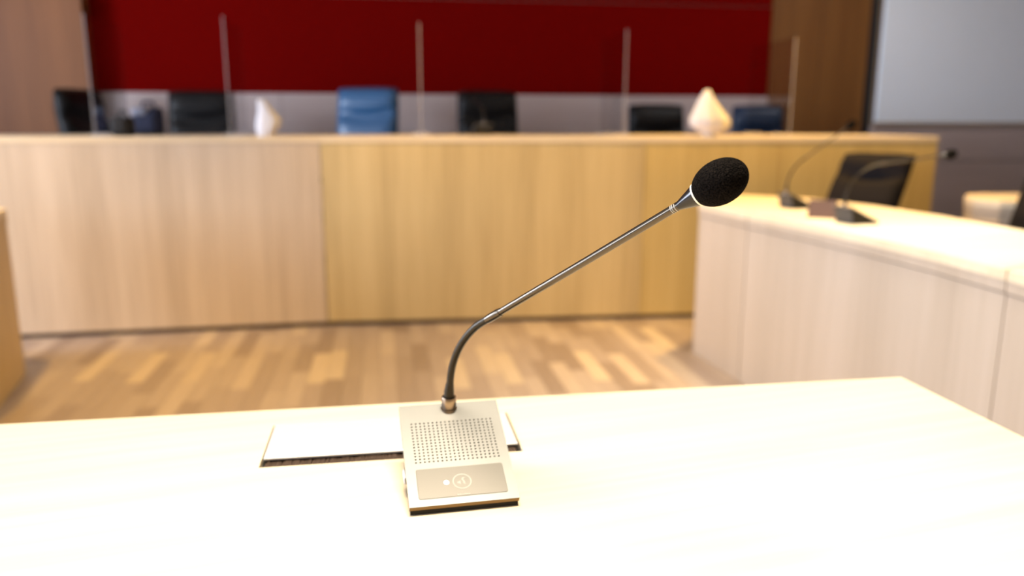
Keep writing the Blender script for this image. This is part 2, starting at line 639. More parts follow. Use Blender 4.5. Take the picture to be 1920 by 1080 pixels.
# ceiling lights
for a, b, pw, ang, lb in LAMPS:
    t = thing('ceiling_light', lb, 'ceiling light', RW(a, b, CEIL), 0, 'ceiling downlights')
    lathe('trim_ring', [(0.0, 0.075), (0.012, 0.095), (0.012, 0.105), (0.0, 0.11)], (0, 0, 0), (0, 0, -1), 'plaster', t)
    lathe('lamp_lens', [(0.002, 0.0), (0.002, 0.075), (0.0, 0.075)], (0, 0, 0), (0, 0, -1), 'lamp_glow', t)
    ld = bpy.data.lights.new('downlight', 'SPOT')
    ld.energy = pw
    ld.color = WARM
    ld.spot_size = rad(ang)
    ld.spot_blend = 0.8
    ld.shadow_soft_size = 0.07
    lo = bpy.data.objects.new('downlight', ld)
    col.objects.link(lo)
    lo.parent = t
    lo.location = (0, 0, -0.03)
for a, b, pw, sprd, clr, lb in PANELS:
    t = thing('ceiling_panel', lb, 'ceiling light', RW(a, b, CEIL), TH, 'ceiling light panels')
    for sx, sy, wx, wy in ((0, -0.32, 1.3, 0.03), (0, 0.32, 1.3, 0.03), (-0.635, 0, 0.03, 0.61), (0.635, 0, 0.03, 0.61)):
        box('panel_frame', (sx, sy, -0.015), (wx, wy, 0.03), 'plaster', t, 0.003)
    box('diffuser', (0, 0, -0.004), (1.24, 0.61, 0.006), 'panel_glow', t)
    ld = bpy.data.lights.new('panel_light', 'AREA')
    ld.shape = 'RECTANGLE'
    ld.size, ld.size_y = 1.2, 0.58
    ld.energy = pw
    ld.color = clr
    ld.spread = rad(sprd)
    lo = bpy.data.objects.new('panel_light', ld)
    col.objects.link(lo)
    lo.parent = t
    lo.location = (0, 0, -0.035)

# ------------------------------------------------------------------ long bench at the back
BH = 1.032
p0 = onz(50, 636, 0)
p1 = onz(615, 612, 0)
p2 = onz(1294, 596, 0)
d1 = (p1 - p0).normalized()
d2 = (p2 - p1).normalized()
nn = Vector((-d2.y, d2.x, 0))
pe = onplane(1755, 300, p1, nn)
pe = Vector((pe.x, pe.y, 0))
ps_ = onplane(1205, 400, p1, nn)
ps_ = Vector((ps_.x, ps_.y, 0))
pl = p0 - d1 * 1.55
n1 = Vector((-d1.y, d1.x, 0))
n2 = nn
pm = p0 + d1 * 0.0
# mitred offset of the bench line to the back
bis = (n1 + n2).normalized()


def bench_line(off):
    return [pl + n1 * off, p1 + bis * (off / bis.dot(n1)), pe + n2 * off]


bench = thing('judges_bench', 'long pale wood bench with tall panelled front across the room', 'bench', p1)
O = Vector(p1)


def loc(pts):
    return [(p.x - O.x, p.y - O.y) for p in pts]


def slab(name, a, b_, na_, nb_, o0, o1, z0, z1, mat, bevel=0.0):
    poly = loc([a + na_ * o0, b_ + nb_ * o0, b_ + nb_ * o1, a + na_ * o1])
    return prism(name, poly, z0, z1, mat, bench, bevel)


g = 0.003
mid = pl + (p1 - pl) * 0.36
slab('front_panel', pl, mid - d1 * g, n1, n1, 0.0, 0.03, 0.028, BH - 0.03, 'bench_veneer_pale')
slab('front_panel', mid + d1 * g, p1 - d1 * g, n1, n1, 0.0, 0.03, 0.028, BH - 0.03, 'bench_veneer_pale')
slab('front_panel', p1 + d2 * g, ps_ - d2 * g * 0.5, n2, n2, 0.0, 0.03, 0.028, BH - 0.03, 'bench_veneer')
slab('front_panel', ps_ + d2 * g * 0.5, pe, n2, n2, 0.0, 0.03, 0.028, BH - 0.03, 'bench_veneer_gold')
slab('end_panel', pe - d2 * 0.03, pe, n2, n2, 0.031, 0.75, 0.0, BH - 0.03, 'bench_veneer')
slab('end_panel', pl, pl + d1 * 0.03, n1, n1, 0.031, 0.75, 0.0, BH - 0.03, 'bench_veneer')
fl, bl = bench_line(-0.004), bench_line(0.78)
prism('worktop', loc(fl + bl[::-1]), BH - 0.03, BH, 'table_top_wood', bench, 0.002)
fl, bl = bench_line(0.025), bench_line(0.05)
prism('plinth', loc(fl + bl[::-1]), 0.0, 0.028, 'plinth', bench)


def on_bench(px, off, z=BH):
    """point on the bench, off metres behind its front, at image column px"""
    if px < 612:
        q = onplane(px, 250, p0 + n1 * off, n1)
    else:
        q = onplane(px, 250, p1 + n2 * off, n2)
    return Vector((q.x, q.y, z))


# clear divider sheets
DIV = [(178, 25, 'clear acrylic divider sheet at the left end, against the pale wood wall'),
       (432, 30, 'clear acrylic divider sheet beside the left black chair'),
       (790, 42, 'clear acrylic divider sheet between the bright blue chair and a black chair'),
       (1170, 55, 'clear acrylic divider sheet beside the low black chair on the right'),
       (1480, 70, 'clear acrylic divider sheet at the right end, in front of brown wood')]
for px, ty, lb in DIV:
    nrm = n1 if px < 612 else n2
    dd = d1 if px < 612 else d2
    q = on_bench(px, 0.06)
    top = onplane(px, ty, q, nrm).z
    t = thing('divider_screen', lb, 'divider', q, math.atan2(dd.y, dd.x), 'clear dividers on the long bench')
    h = top - BH
    D = 0.62
    box('sheet', (0, D / 2, h / 2 + 0.004), (0.006, D - 0.008, h - 0.01), 'acrylic', t)
    box('front_edge', (0, 0.002, h / 2), (0.008, 0.004, h), 'acrylic_edge', t)
    box('top_edge', (0, D / 2, h), (0.0065, D, 0.003), 'acrylic', t)
    box('back_edge', (0, D - 0.002, h / 2), (0.0065, 0.003, h), 'acrylic', t)
    for y in (0.10, D - 0.10):
        box('foot', (0, y, 0.008), (0.09, 0.05, 0.016), 'acrylic_edge', t, 0.003)


# ------------------------------------------------------------------ chairs behind the bench
def pillow(name, w_, h_, d_, mat, parent, mtx, crease=None, nx=18, nz=22):
    """upholstered slab: front at -y, bulging; crease = list of (height fraction, depth, sag)"""
    v, f = [], []

    def rnd(u):
        return (1 - abs(u) ** 6) ** 0.5
    for side in (-1, 1):
        for j in range(nz + 1):
            for i in range(nx + 1):
                u, t = -1 + 2 * i / nx, -1 + 2 * j / nz
                x_ = w_ / 2 * u * (1 - 0.03 * abs(t) ** 4)
                z_ = h_ / 2 * t * (1 - 0.03 * abs(u) ** 4)
                e = max(0.0, rnd(u) * rnd(t))
                y_ = d_ / 2 * e
                if side < 0 and crease:
                    fz = (t + 1) / 2
                    for c, dp, sag in crease:
                        dz = (fz - (c + sag * (1 - u * u))) * h_
                        y_ -= dp * math.exp(-(dz / 0.028) ** 2) * max(0, 1 - u ** 6)
                v.append(mtx @ Vector((x_, side * y_, z_)))
    st = (nx + 1) * (nz + 1)
    for s in (0, 1):
        for j in range(nz):
            for i in range(nx):
                k_ = s * st + j * (nx + 1) + i
                q = (k_, k_ + 1, k_ + nx + 2, k_ + nx + 1)
                f.append(q if s == 0 else q[::-1])
    bm = bmesh.new()
    bv = [bm.verts.new(p) for p in v]
    for q in f:
        bm.faces.new([bv[i] for i in q])
    bmesh.ops.remove_doubles(bm, verts=bm.verts, dist=0.0005)
    return bm_obj(name, bm, mat, parent, True)


def office_chair(label, mat, loc_, rz, top=1.33, width=0.47, group='leather chairs behind the long bench', name='office_chair', recline=8, cat='chair', backh=0.78, arms=True):
    t = thing(name, label, cat, (loc_[0], loc_[1], 0), rz, group)
    R = Matrix.Rotation(rad(-recline), 4, 'X')
    mb = Matrix.Translation((0, 0.24, top - backh / 2)) @ R
    pillow('backrest', width, backh, 0.13, mat, t, mb, [(0.79, 0.06, -0.05), (0.42, 0.03, -0.03)])
    mb2 = Matrix.Translation((0, 0.0, 0.50)) @ Matrix.Rotation(rad(90), 4, 'X')
    pillow('seat', width + 0.04, 0.50, 0.13, mat, t, mb2)
    for s in ((-1, 1) if arms else ()):
        tube('armrest', [(s * (width / 2 + 0.05), 0.22, 0.56), (s * (width / 2 + 0.06), 0.20, 0.70), (s * (width / 2 + 0.06), 0.12, 0.72),
                         (s * (width / 2 + 0.06), -0.12, 0.72), (s * (width / 2 + 0.05), -0.17, 0.66), (s * (width / 2 + 0.03), -0.16, 0.50)], 0.02, 'black_plastic', t, 10)
    tube('column', [(0, 0, 0.09), (0, 0, 0.44)], 0.028, 'chrome', t, 14)
    for k_ in range(5):
        a = 2 * math.pi * k_ / 5 + 0.3
        tube('base_leg', [(0, 0, 0.11), (math.cos(a) * 0.15, math.sin(a) * 0.15, 0.095), (math.cos(a) * 0.30, math.sin(a) * 0.30, 0.075)], [0.026, 0.021, 0.015], 'chrome', t, 8)
        lathe('caster', [(-0.022, 0.0), (-0.022, 0.024), (-0.016, 0.03), (0.016, 0.03), (0.022, 0.024), (0.022, 0.0)],
              (math.cos(a) * 0.30, math.sin(a) * 0.30, 0.031), (-math.sin(a), math.cos(a), 0), 'black_plastic', t, 14)
    return t


def behind(px, off):
    q = on_bench(px, off)
    return q


def ztop(px, py, q):
    return onplane(px, py, q, uy).z


CH = [  # px centre, top py, width px, leather, rotation, distance behind the bench front, label
    (166, 165, 62, 'black_leather', 78, 1.45, 'black leather chair turned sideways at the left end of the bench'),
    (380, 168, 122, 'black_leather', 3, 1.30, 'black leather chair between the navy bag and the left white cover'),
    (688, 162, 116, 'blue_leather', -16, 1.30, 'bright blue tufted leather chair behind the middle of the bench'),
    (916, 168, 114, 'black_leather', 6, 1.30, 'black leather chair right of the bright blue chair'),
    (1234, 194, 112, 'black_leather', 8, 1.30, 'low black leather chair left of the right white cover'),
    (1420, 196, 92, 'navy_leather', -14, 1.30, 'dark navy leather chair at the right end of the bench'),
]
for px, ty, wp, mt_, rz, off, lb in CH:
    q = behind(px, off)
    tp = ztop(px, ty, q)
    wd = 0.47 if wp < 80 else wp / FPX * (q - CAM).dot(cF) / max(0.6, math.cos(rad(rz)))
    base = math.atan2(d2.y, d2.x)
    yw = base + rad(rz)
    office_chair(lb, mt_, (q.x + 0.24 * math.sin(yw), q.y - 0.24 * math.cos(yw)), yw, top=tp, width=wd)


# bags standing on the bench
def bag(name, label, px0, px1, ty, mat, flap, offs):
    q = on_bench((px0 + px1) / 2, offs)
    dep = (q - CAM).dot(cF)
    wd = (px1 - px0) / FPX * dep
    h = onplane((px0 + px1) / 2, ty, q, uy).z - BH
    t = thing(name, label, 'bag', q, TH)
    pillow('bag_body', wd, h, 0.16, mat, t, Matrix.Translation((0, 0, h / 2 + 0.001)), None, 10, 10)
    if flap:
        pillow('flap', wd * 0.62, h * 0.34, 0.172, flap, t, Matrix.Translation((-wd * 0.14, 0, h * 0.84)), None, 10, 8)
    tube('handle', [(-wd * 0.2, 0.02, h * 0.96), (-wd * 0.15, 0.02, h + 0.03), (wd * 0.15, 0.02, h + 0.03), (wd * 0.2, 0.02, h * 0.96)], 0.008, mat, t, 8)
    return t


bag('black_bag', 'low black bag on the bench, next to the navy bag', 214, 251, 219, 'black_cloth', None, 0.16)
bag('navy_bag', 'dark navy bag with pale grey upper flap standing on the bench', 253, 308, 202, 'navy_cloth', 'grey_cloth', 0.50)


# crumpled white covers
def cover(label, px, ty, wpx, lean, seed):
    q = on_bench(px, 0.10)
    dep = (q - CAM).dot(cF)
    h = onplane(px, ty, q, n2).z - BH
    wd = wpx / FPX * dep
    t = thing('white_cover', label, 'cover', q, TH, 'white covers standing on the bench')
    rnd = random.Random(seed)
    # cross sections: (height fraction, left extent, right extent, depth) in units of the width
    if lean:
        secs = [(0, -.10, .16, .10), (.08, -.20, .28, .16), (.22, -.46, .54, .30), (.34, -.50, .52, .32), (.55, -.40, .32, .26), (.75, -.30, .12, .19), (.9, -.20, .02, .13), (.98, -.13, -.02, .06)]
    else:
        secs = [(0, -.40, .18, .22), (.1, -.46, .26, .26), (.28, -.47, .44, .30), (.42, -.44, .53, .28), (.6, -.38, .34, .24), (.8, -.36, .10, .2), (.93, -.40, -.04, .14), (.99, -.33, -.12, .06)]
    nn_ = 20
    ph = [rnd.uniform(0.82, 1.1) for _ in range(nn_)]
    prof = []
    for fz, l_, r_, d_ in secs:
        ring = []
        for k_ in range(nn_):
            a = 2 * math.pi * k_ / nn_
            cx = (l_ + r_) / 2
            rx = (r_ - l_) / 2
            fold = 1 + 0.10 * (ph[k_] - 0.95) / 0.14
            ring.append(((cx + rx * math.cos(a) * fold) * wd, d_ * math.sin(a) * fold * wd, fz * h))
        prof.append(ring)
    v = [p for r_ in prof for p in r_]
    f = []
    for i in range(len(prof) - 1):
        for k_ in range(nn_):
            k2 = (k_ + 1) % nn_
            f.append((i * nn_ + k_, i * nn_ + k2, (i + 1) * nn_ + k2, (i + 1) * nn_ + k_))
    f.append(tuple(range(nn_))[::-1])
    f.append(tuple(range((len(prof) - 1) * nn_, len(prof) * nn_)))
    mesh('paper_sheet', v, f, 'white_paper', t, False)
    # raised fold down the middle
    xs = [((s[1] * 0.35 + s[2] * 0.65) * wd, -s[3] * 0.95 * wd, s[0] * h) for s in secs[1:-1]]
    tube('fold', xs, 0.006, 'white_paper', t, 6)


cover('narrow crumpled white cover beside the bright blue chair', 505, 186, 46, False, 3)
cover('larger crumpled white cover near the right end of the bench', 1328, 167, 72, True, 5)


# ------------------------------------------------------------------ side tables
def curved_table(name, label, front, rear, seams, apron=0.062, top=0.74, cat='table', vm='table_veneer_front'):
    """front / rear: plan polylines (front faces the open floor); seams: indices of front points where panels meet"""
    o = Vector((front[0][0], front[0][1], 0))
    t = thing(name, label, cat, o)

    def L(p):
        return (p[0] - o.x, p[1] - o.y)
    # worktop cut at the seams
    nF = len(front)

    def inset(i, d_):
        p = Vector(front[i]).to_2d()
        a = Vector(front[max(i - 1, 0)]).to_2d()
        b_ = Vector(front[min(i + 1, nF - 1)]).to_2d()
        tg = (b_ - a).normalized()
        nr = Vector((-tg.y, tg.x))
        rr = Vector(rear[i]).to_2d() - p
        if nr.dot(rr) < 0:
            nr = -nr
        return p + nr * d_, tg
    cuts = [0] + seams + [nF - 1]
    for a, b_ in zip(cuts, cuts[1:]):
        fr_, rr_, pf, pb = [], [], [], []
        for i in range(a, b_ + 1):
            sh = 0.0
            p, tg = inset(i, 0.0)
            if i == a and a > 0:
                sh = 0.003
            if i == b_ and b_ < nF - 1:
                sh = -0.003
            p = p + tg * sh
            r2 = Vector(rear[i]).to_2d() + tg * sh
            fr_.append(L(p))
            rr_.append(L(r2))
            pi, _ = inset(i, 0.006)
            po, _ = inset(i, 0.03)
            pf.append(L(pi + tg * sh))
            pb.append(L(po + tg * sh))
        prism('worktop', fr_ + rr_[::-1], top - 0.03, top, 'table_top_wood', t, 0.002)
        af, ab = [], []
        for i in range(a, b_ + 1):
            p, tg = inset(i, 0.002)
            p2_, _ = inset(i, 0.03)
            sh = 0.003 if (i == a and a > 0) else (-0.003 if (i == b_ and b_ < nF - 1) else 0)
            af.append(L(p + tg * sh))
            ab.append(L(p2_ + tg * sh))
        prism('apron', af + ab[::-1], top - apron, top - 0.031, vm, t)
        prism('front_panel', pf + pb[::-1], 0.0, top - apron - 0.004, vm, t)
    for i in (0, nF - 1):
        p, tg = inset(i, 0.031)
        r2 = Vector(rear[i]).to_2d()
        s = 1 if i == 0 else -1
        e = tg * 0.03 * s
        e0 = tg * 0.004 * s
        pp = p + (r2 - p).normalized() * 0.0
        r3 = r2 - (r2 - p).normalized() * 0.03
        prism('end_panel', [L(pp + e0), L(r3 + e0), L(r3 + e), L(pp + e)], 0.0, top - 0.031, vm, t)
    return t


Rf = [(0.885, 3.78), (0.985, 3.33), (1.09, 2.98), (1.175, 2.65), (1.24, 2.31), (1.277, 2.02), (1.285, 1.62), (1.27, 1.22)]
Rr = [(1.16, 4.16), (1.48, 3.98), (1.64, 3.62), (1.735, 3.22), (1.79, 2.80), (1.82, 2.40), (1.83, 1.90), (1.81, 1.40)]
curved_table('curved_table', 'curved pale wood table carrying two microphone units at right', Rf, Rr, [1, 5])
Lf = [(-2.175, 3.42), (-2.01, 2.96), (-1.93, 2.50), (-1.92, 2.05)]
Lr = [(-2.72, 3.62), (-2.58, 3.12), (-2.50, 2.60), (-2.49, 2.05)]
curved_table('side_table', 'pale wood table edge cut off by the left frame edge', Lf, Lr, [2], vm='table_veneer_warm_lit')
q0 = onz(1822, 372, 0.74)
Ff = [(q0.x + 0.03, q0.y + 0.12), (q0.x, q0.y - 0.02), (q0.x + 0.06, q0.y - 0.14), (q0.x + 0.22, q0.y - 0.22), (q0.x + 0.60, q0.y - 0.27), (q0.x + 1.1, q0.y - 0.25)]
Fr = [(q0.x + 0.12, q0.y + 0.25), (q0.x + 0.2, q0.y + 0.28), (q0.x + 0.3, q0.y + 0.29), (q0.x + 0.4, q0.y + 0.3), (q0.x + 0.65, q0.y + 0.3), (q0.x + 1.1, q0.y + 0.3)]
curved_table('round_ended_table', 'small pale wood table with rounded end far at right', Ff, Fr, [])

# chairs on the right
q = onz(1598, 380, 0.74)


def mesh_chair(label, loc_, rz, top, recline=18, width=0.46):
    return office_chair(label, 'black_mesh_fabric', loc_, rz, top=top, width=width, group='black chairs at the side tables', name='desk_chair', recline=recline, backh=0.62, arms=False)


mesh_chair('black high-backed chair behind the curved table with the microphones', (1.62, 3.97), rad(-50), 1.0, 32, 0.385)
mesh_chair('black chair cut off by the right frame edge', (2.255, 3.36), rad(-54), 0.98, 30)

# ------------------------------------------------------------------ foreground table with cable hatch
TT = 0.74
FY = rad(9.1)
fx = Vector((math.cos(FY), math.sin(FY), 0))
fyv = Vector((-math.sin(FY), math.cos(FY), 0))
cor = onz(1690, 706, TT)                       # far right corner
ft = thing('foreground_table', 'bright pale wood table in the foreground with cable hatch', 'table', (cor.x, cor.y, 0), FY)
LX, DY = 2.05, 0.86


def fl_(p):                                     # world -> table local
    v = p - Vector((cor.x, cor.y, 0))
    return Vector((v.dot(fx), v.dot(fyv), v.z))


s0, s1, s2 = fl_(onz(487, 877, TT)), fl_(onz(511, 798, TT)), fl_(onz(981, 846, TT))
hx0, hx1 = (s0.x + s1.x) / 2, s2.x
hy0, hy1 = (s0.y + s2.y) / 2, s1.y
bm = bmesh.new()
xs = [-LX, hx0, hx1, 0]
ys = [-DY, hy0, hy1, 0]
vv = {}
for zi, z in enumerate((TT - 0.03, TT)):
    for i, x in enumerate(xs):
        for j, y in enumerate(ys):
            vv[i, j, zi] = bm.verts.new((x, y, z))
for i in range(3):
    for j in range(3):
        if (i, j) == (1, 1):
            continue
        bm.faces.new((vv[i, j, 1], vv[i + 1, j, 1], vv[i + 1, j + 1, 1], vv[i, j + 1, 1]))
        bm.faces.new((vv[i, j, 0], vv[i, j + 1, 0], vv[i + 1, j + 1, 0], vv[i + 1, j, 0]))
for i in range(3):
    for j in (0, 3):
        bm.faces.new((vv[i, j, 0], vv[i + 1, j, 0], vv[i + 1, j, 1], vv[i, j, 1]))
        bm.faces.new((vv[j, i, 0], vv[j, i + 1, 0], vv[j, i + 1, 1], vv[j, i, 1]))
for (a, b_) in (((1, 1), (2, 1)), ((2, 1), (2, 2)), ((2, 2), (1, 2)), ((1, 2), (1, 1))):
    bm.faces.new((vv[a[0], a[1], 0], vv[b_[0], b_[1], 0], vv[b_[0], b_[1], 1], vv[a[0], a[1], 1]))
bmesh.ops.recalc_face_normals(bm, faces=bm.faces)
oe = [e for e in bm.edges if all(abs(v.co.z - TT) < 1e-6 for v in e.verts) and
      (all(abs(v.co.y) < 1e-6 for v in e.verts) or all(abs(v.co.x) < 1e-6 for v in e.verts))]
bmesh.ops.bevel(bm, geom=oe, offset=0.0025, segments=3, affect='EDGES', profile=0.5)
bm_obj('tabletop', bm, 'table_top_wood', ft)
box('modesty_panel', (-LX / 2, -0.06, 0.36), (LX - 0.12, 0.022, 0.66), 'table_veneer_front', ft)
for x in (-0.05, -LX + 0.05):
    box('side_panel', (x, -DY / 2, 0.355), (0.03, DY - 0.16, 0.71), 'table_veneer_front', ft)
# hatch: tray, brush, lid
hw_, hd_ = hx1 - hx0, hy1 - hy0
bm = bmesh.new()
t_ = 0.003
bm_box(bm, ((hx0 + hx1) / 2, (hy0 + hy1) / 2, TT - 0.075), (hw_ - 0.001, hd_ - 0.001, t_))
for y in (hy0 + 0.002, hy1 - 0.002):
    bm_box(bm, ((hx0 + hx1) / 2, y, TT - 0.0405), (hw_ - 0.001, t_, 0.066))
for x in (hx0 + 0.002, hx1 - 0.002):
    bm_box(bm, (x, (hy0 + hy1) / 2, TT - 0.0405), (t_, hd_ - 0.001, 0.066))
tray = bm_obj('hatch_tray', bm, 'dark_gap', ft)
l0 = fl_(onz(493, 862, TT))
ly0 = l0.y
bm = bmesh.new()
rb = random.Random(2)
x = hx0 + 0.005
while x < hx1 - 0.005:
    bm_box(bm, (x, hy0 + 0.004 + (ly0 - hy0) * 0.55, TT - 0.005 - rb.random() * 0.002), (0.0013, (ly0 - hy0) * 1.05, 0.004), None)
    x += 0.0019 + rb.random() * 0.0008
br = tag(bm_obj('brush_strip', bm, 'brush', ft), kind='stuff')
box('hatch_lid', ((hx0 + hx1) / 2, (ly0 + hy1) / 2, TT - 0.0005), (hw_ - 0.004, hy1 - ly0 - 0.002, 0.004), 'hatch_aluminium', ft, 0.0018, None, 3)


# ------------------------------------------------------------------ microphone units
W_, L_, SL = 0.1077, 0.1368, rad(24.8)
ZF = 0.009                                      # height of the front top edge
TH_ = 0.0046                                    # metal thickness
bv_ = Vector((0, math.cos(SL), math.sin(SL)))
nv_ = Vector((0, -math.sin(SL), math.cos(SL)))


def PL(u, v, n_=0.0):
    return Vector((u, 0, ZF)) + bv_ * v + nv_ * n_


def rrect(u0, u1, v0, v1, r, n_=5):
    pts = []
    for cx, cy, a0 in ((u1 - r, v0 + r, -90), (u1 - r, v1 - r, 0), (u0 + r, v1 - r, 90), (u0 + r, v0 + r, 180)):
        for k_ in range(n_ + 1):
            a = rad(a0 + 90 * k_ / n_)
            pts.append((cx + r * math.cos(a), cy + r * math.sin(a)))
    return pts


def plate(name, poly, n0, n1_, mat, parent):
    k_ = len(poly)
    v = [PL(u, v_, n0) for u, v_ in poly] + [PL(u, v_, n1_) for u, v_ in poly]
    f = [tuple(range(k_))[::-1], tuple(range(k_, 2 * k_))]
    f += [(i, (i + 1) % k_, k_ + (i + 1) % k_, k_ + i) for i in range(k_)]
    return mesh(name, v, f, mat, parent)


GU0, GU1, GV0, GV1 = -0.0448, 0.0448, 0.0530, 0.1106
NC, NR = 20, 14


def top_plate(parent, detailed):
    if not detailed:
        return plate('top_plate', rrect(-W_ / 2, W_ / 2, 0, L_, 0.0015, 2), -TH_, 0, 'champagne_metal', parent)
    bm = bmesh.new()
    cache = {}

    def V(u, v, n_=0.0):
        key = (round(u, 6), round(v, 6), round(n_, 6))
        if key not in cache:
            cache[key] = bm.verts.new(PL(u, v, n_))
        return cache[key]
    us = [GU0 + (GU1 - GU0) * i / NC for i in range(NC + 1)]
    vs2 = [GV0 + (GV1 - GV0) * j / NR for j in range(NR + 1)]
    r = 0.00102
    for i in range(NC):
        for j in range(NR):
            c = [(us[i], vs2[j]), (us[i + 1], vs2[j]), (us[i + 1], vs2[j + 1]), (us[i], vs2[j + 1])]
            cu, cv = (us[i] + us[i + 1]) / 2, (vs2[j] + vs2[j + 1]) / 2
            h = [(cu + r * math.cos(rad(-157.5 + 45 * k_)), cv + r * math.sin(rad(-157.5 + 45 * k_))) for k_ in range(8)]
            C_ = [V(*p) for p in c]
            H = [V(*p) for p in h]
            HD = [V(p[0], p[1], -0.0022) for p in h]
            for s in range(4):
                a, b2 = H[(2 * s) % 8], H[(2 * s + 1) % 8]
                bm.faces.new((C_[s], C_[(s + 1) % 4], H[(2 * s + 2) % 8], b2))
                bm.faces.new((C_[s], b2, a))
            for k_ in range(8):
                bm.faces.new((H[k_], H[(k_ + 1) % 8], HD[(k_ + 1) % 8], HD[k_]))
    # margins around the grille, matching its grid so no cracks appear
    hu = W_ / 2
    for i in range(NC):
        bm.faces.new((V(us[i], 0), V(us[i + 1], 0), V(us[i + 1], GV0), V(us[i], GV0)))
        bm.faces.new((V(us[i], GV1), V(us[i + 1], GV1), V(us[i + 1], L_), V(us[i], L_)))
    for j in range(NR):
        bm.faces.new((V(-hu, vs2[j]), V(GU0, vs2[j]), V(GU0, vs2[j + 1]), V(-hu, vs2[j + 1])))
        bm.faces.new((V(GU1, vs2[j]), V(hu, vs2[j]), V(hu, vs2[j + 1]), V(GU1, vs2[j + 1])))
    for (a, b2, c, d) in ((-hu, GU0, 0, GV0), (GU1, hu, 0, GV0), (-hu, GU0, GV1, L_), (GU1, hu, GV1, L_)):
        bm.faces.new((V(a, c), V(b2, c), V(b2, d), V(a, d)))
    # rim
    ring = [(-hu, 0)] + [(u, 0) for u in us] + [(hu, 0)] + [(hu, v) for v in vs2] + [(hu, L_)] + [(u, L_) for u in us[::-1]] + [(-hu, L_)] + [(-hu, v) for v in vs2[::-1]]
    for a, b2 in zip(ring, ring[1:] + ring[:1]):
        bm.faces.new((V(*a), V(*b2), V(b2[0], b2[1], -TH_), V(a[0], a[1], -TH_)))
    return bm_obj('top_plate', bm, 'champagne_metal', parent)


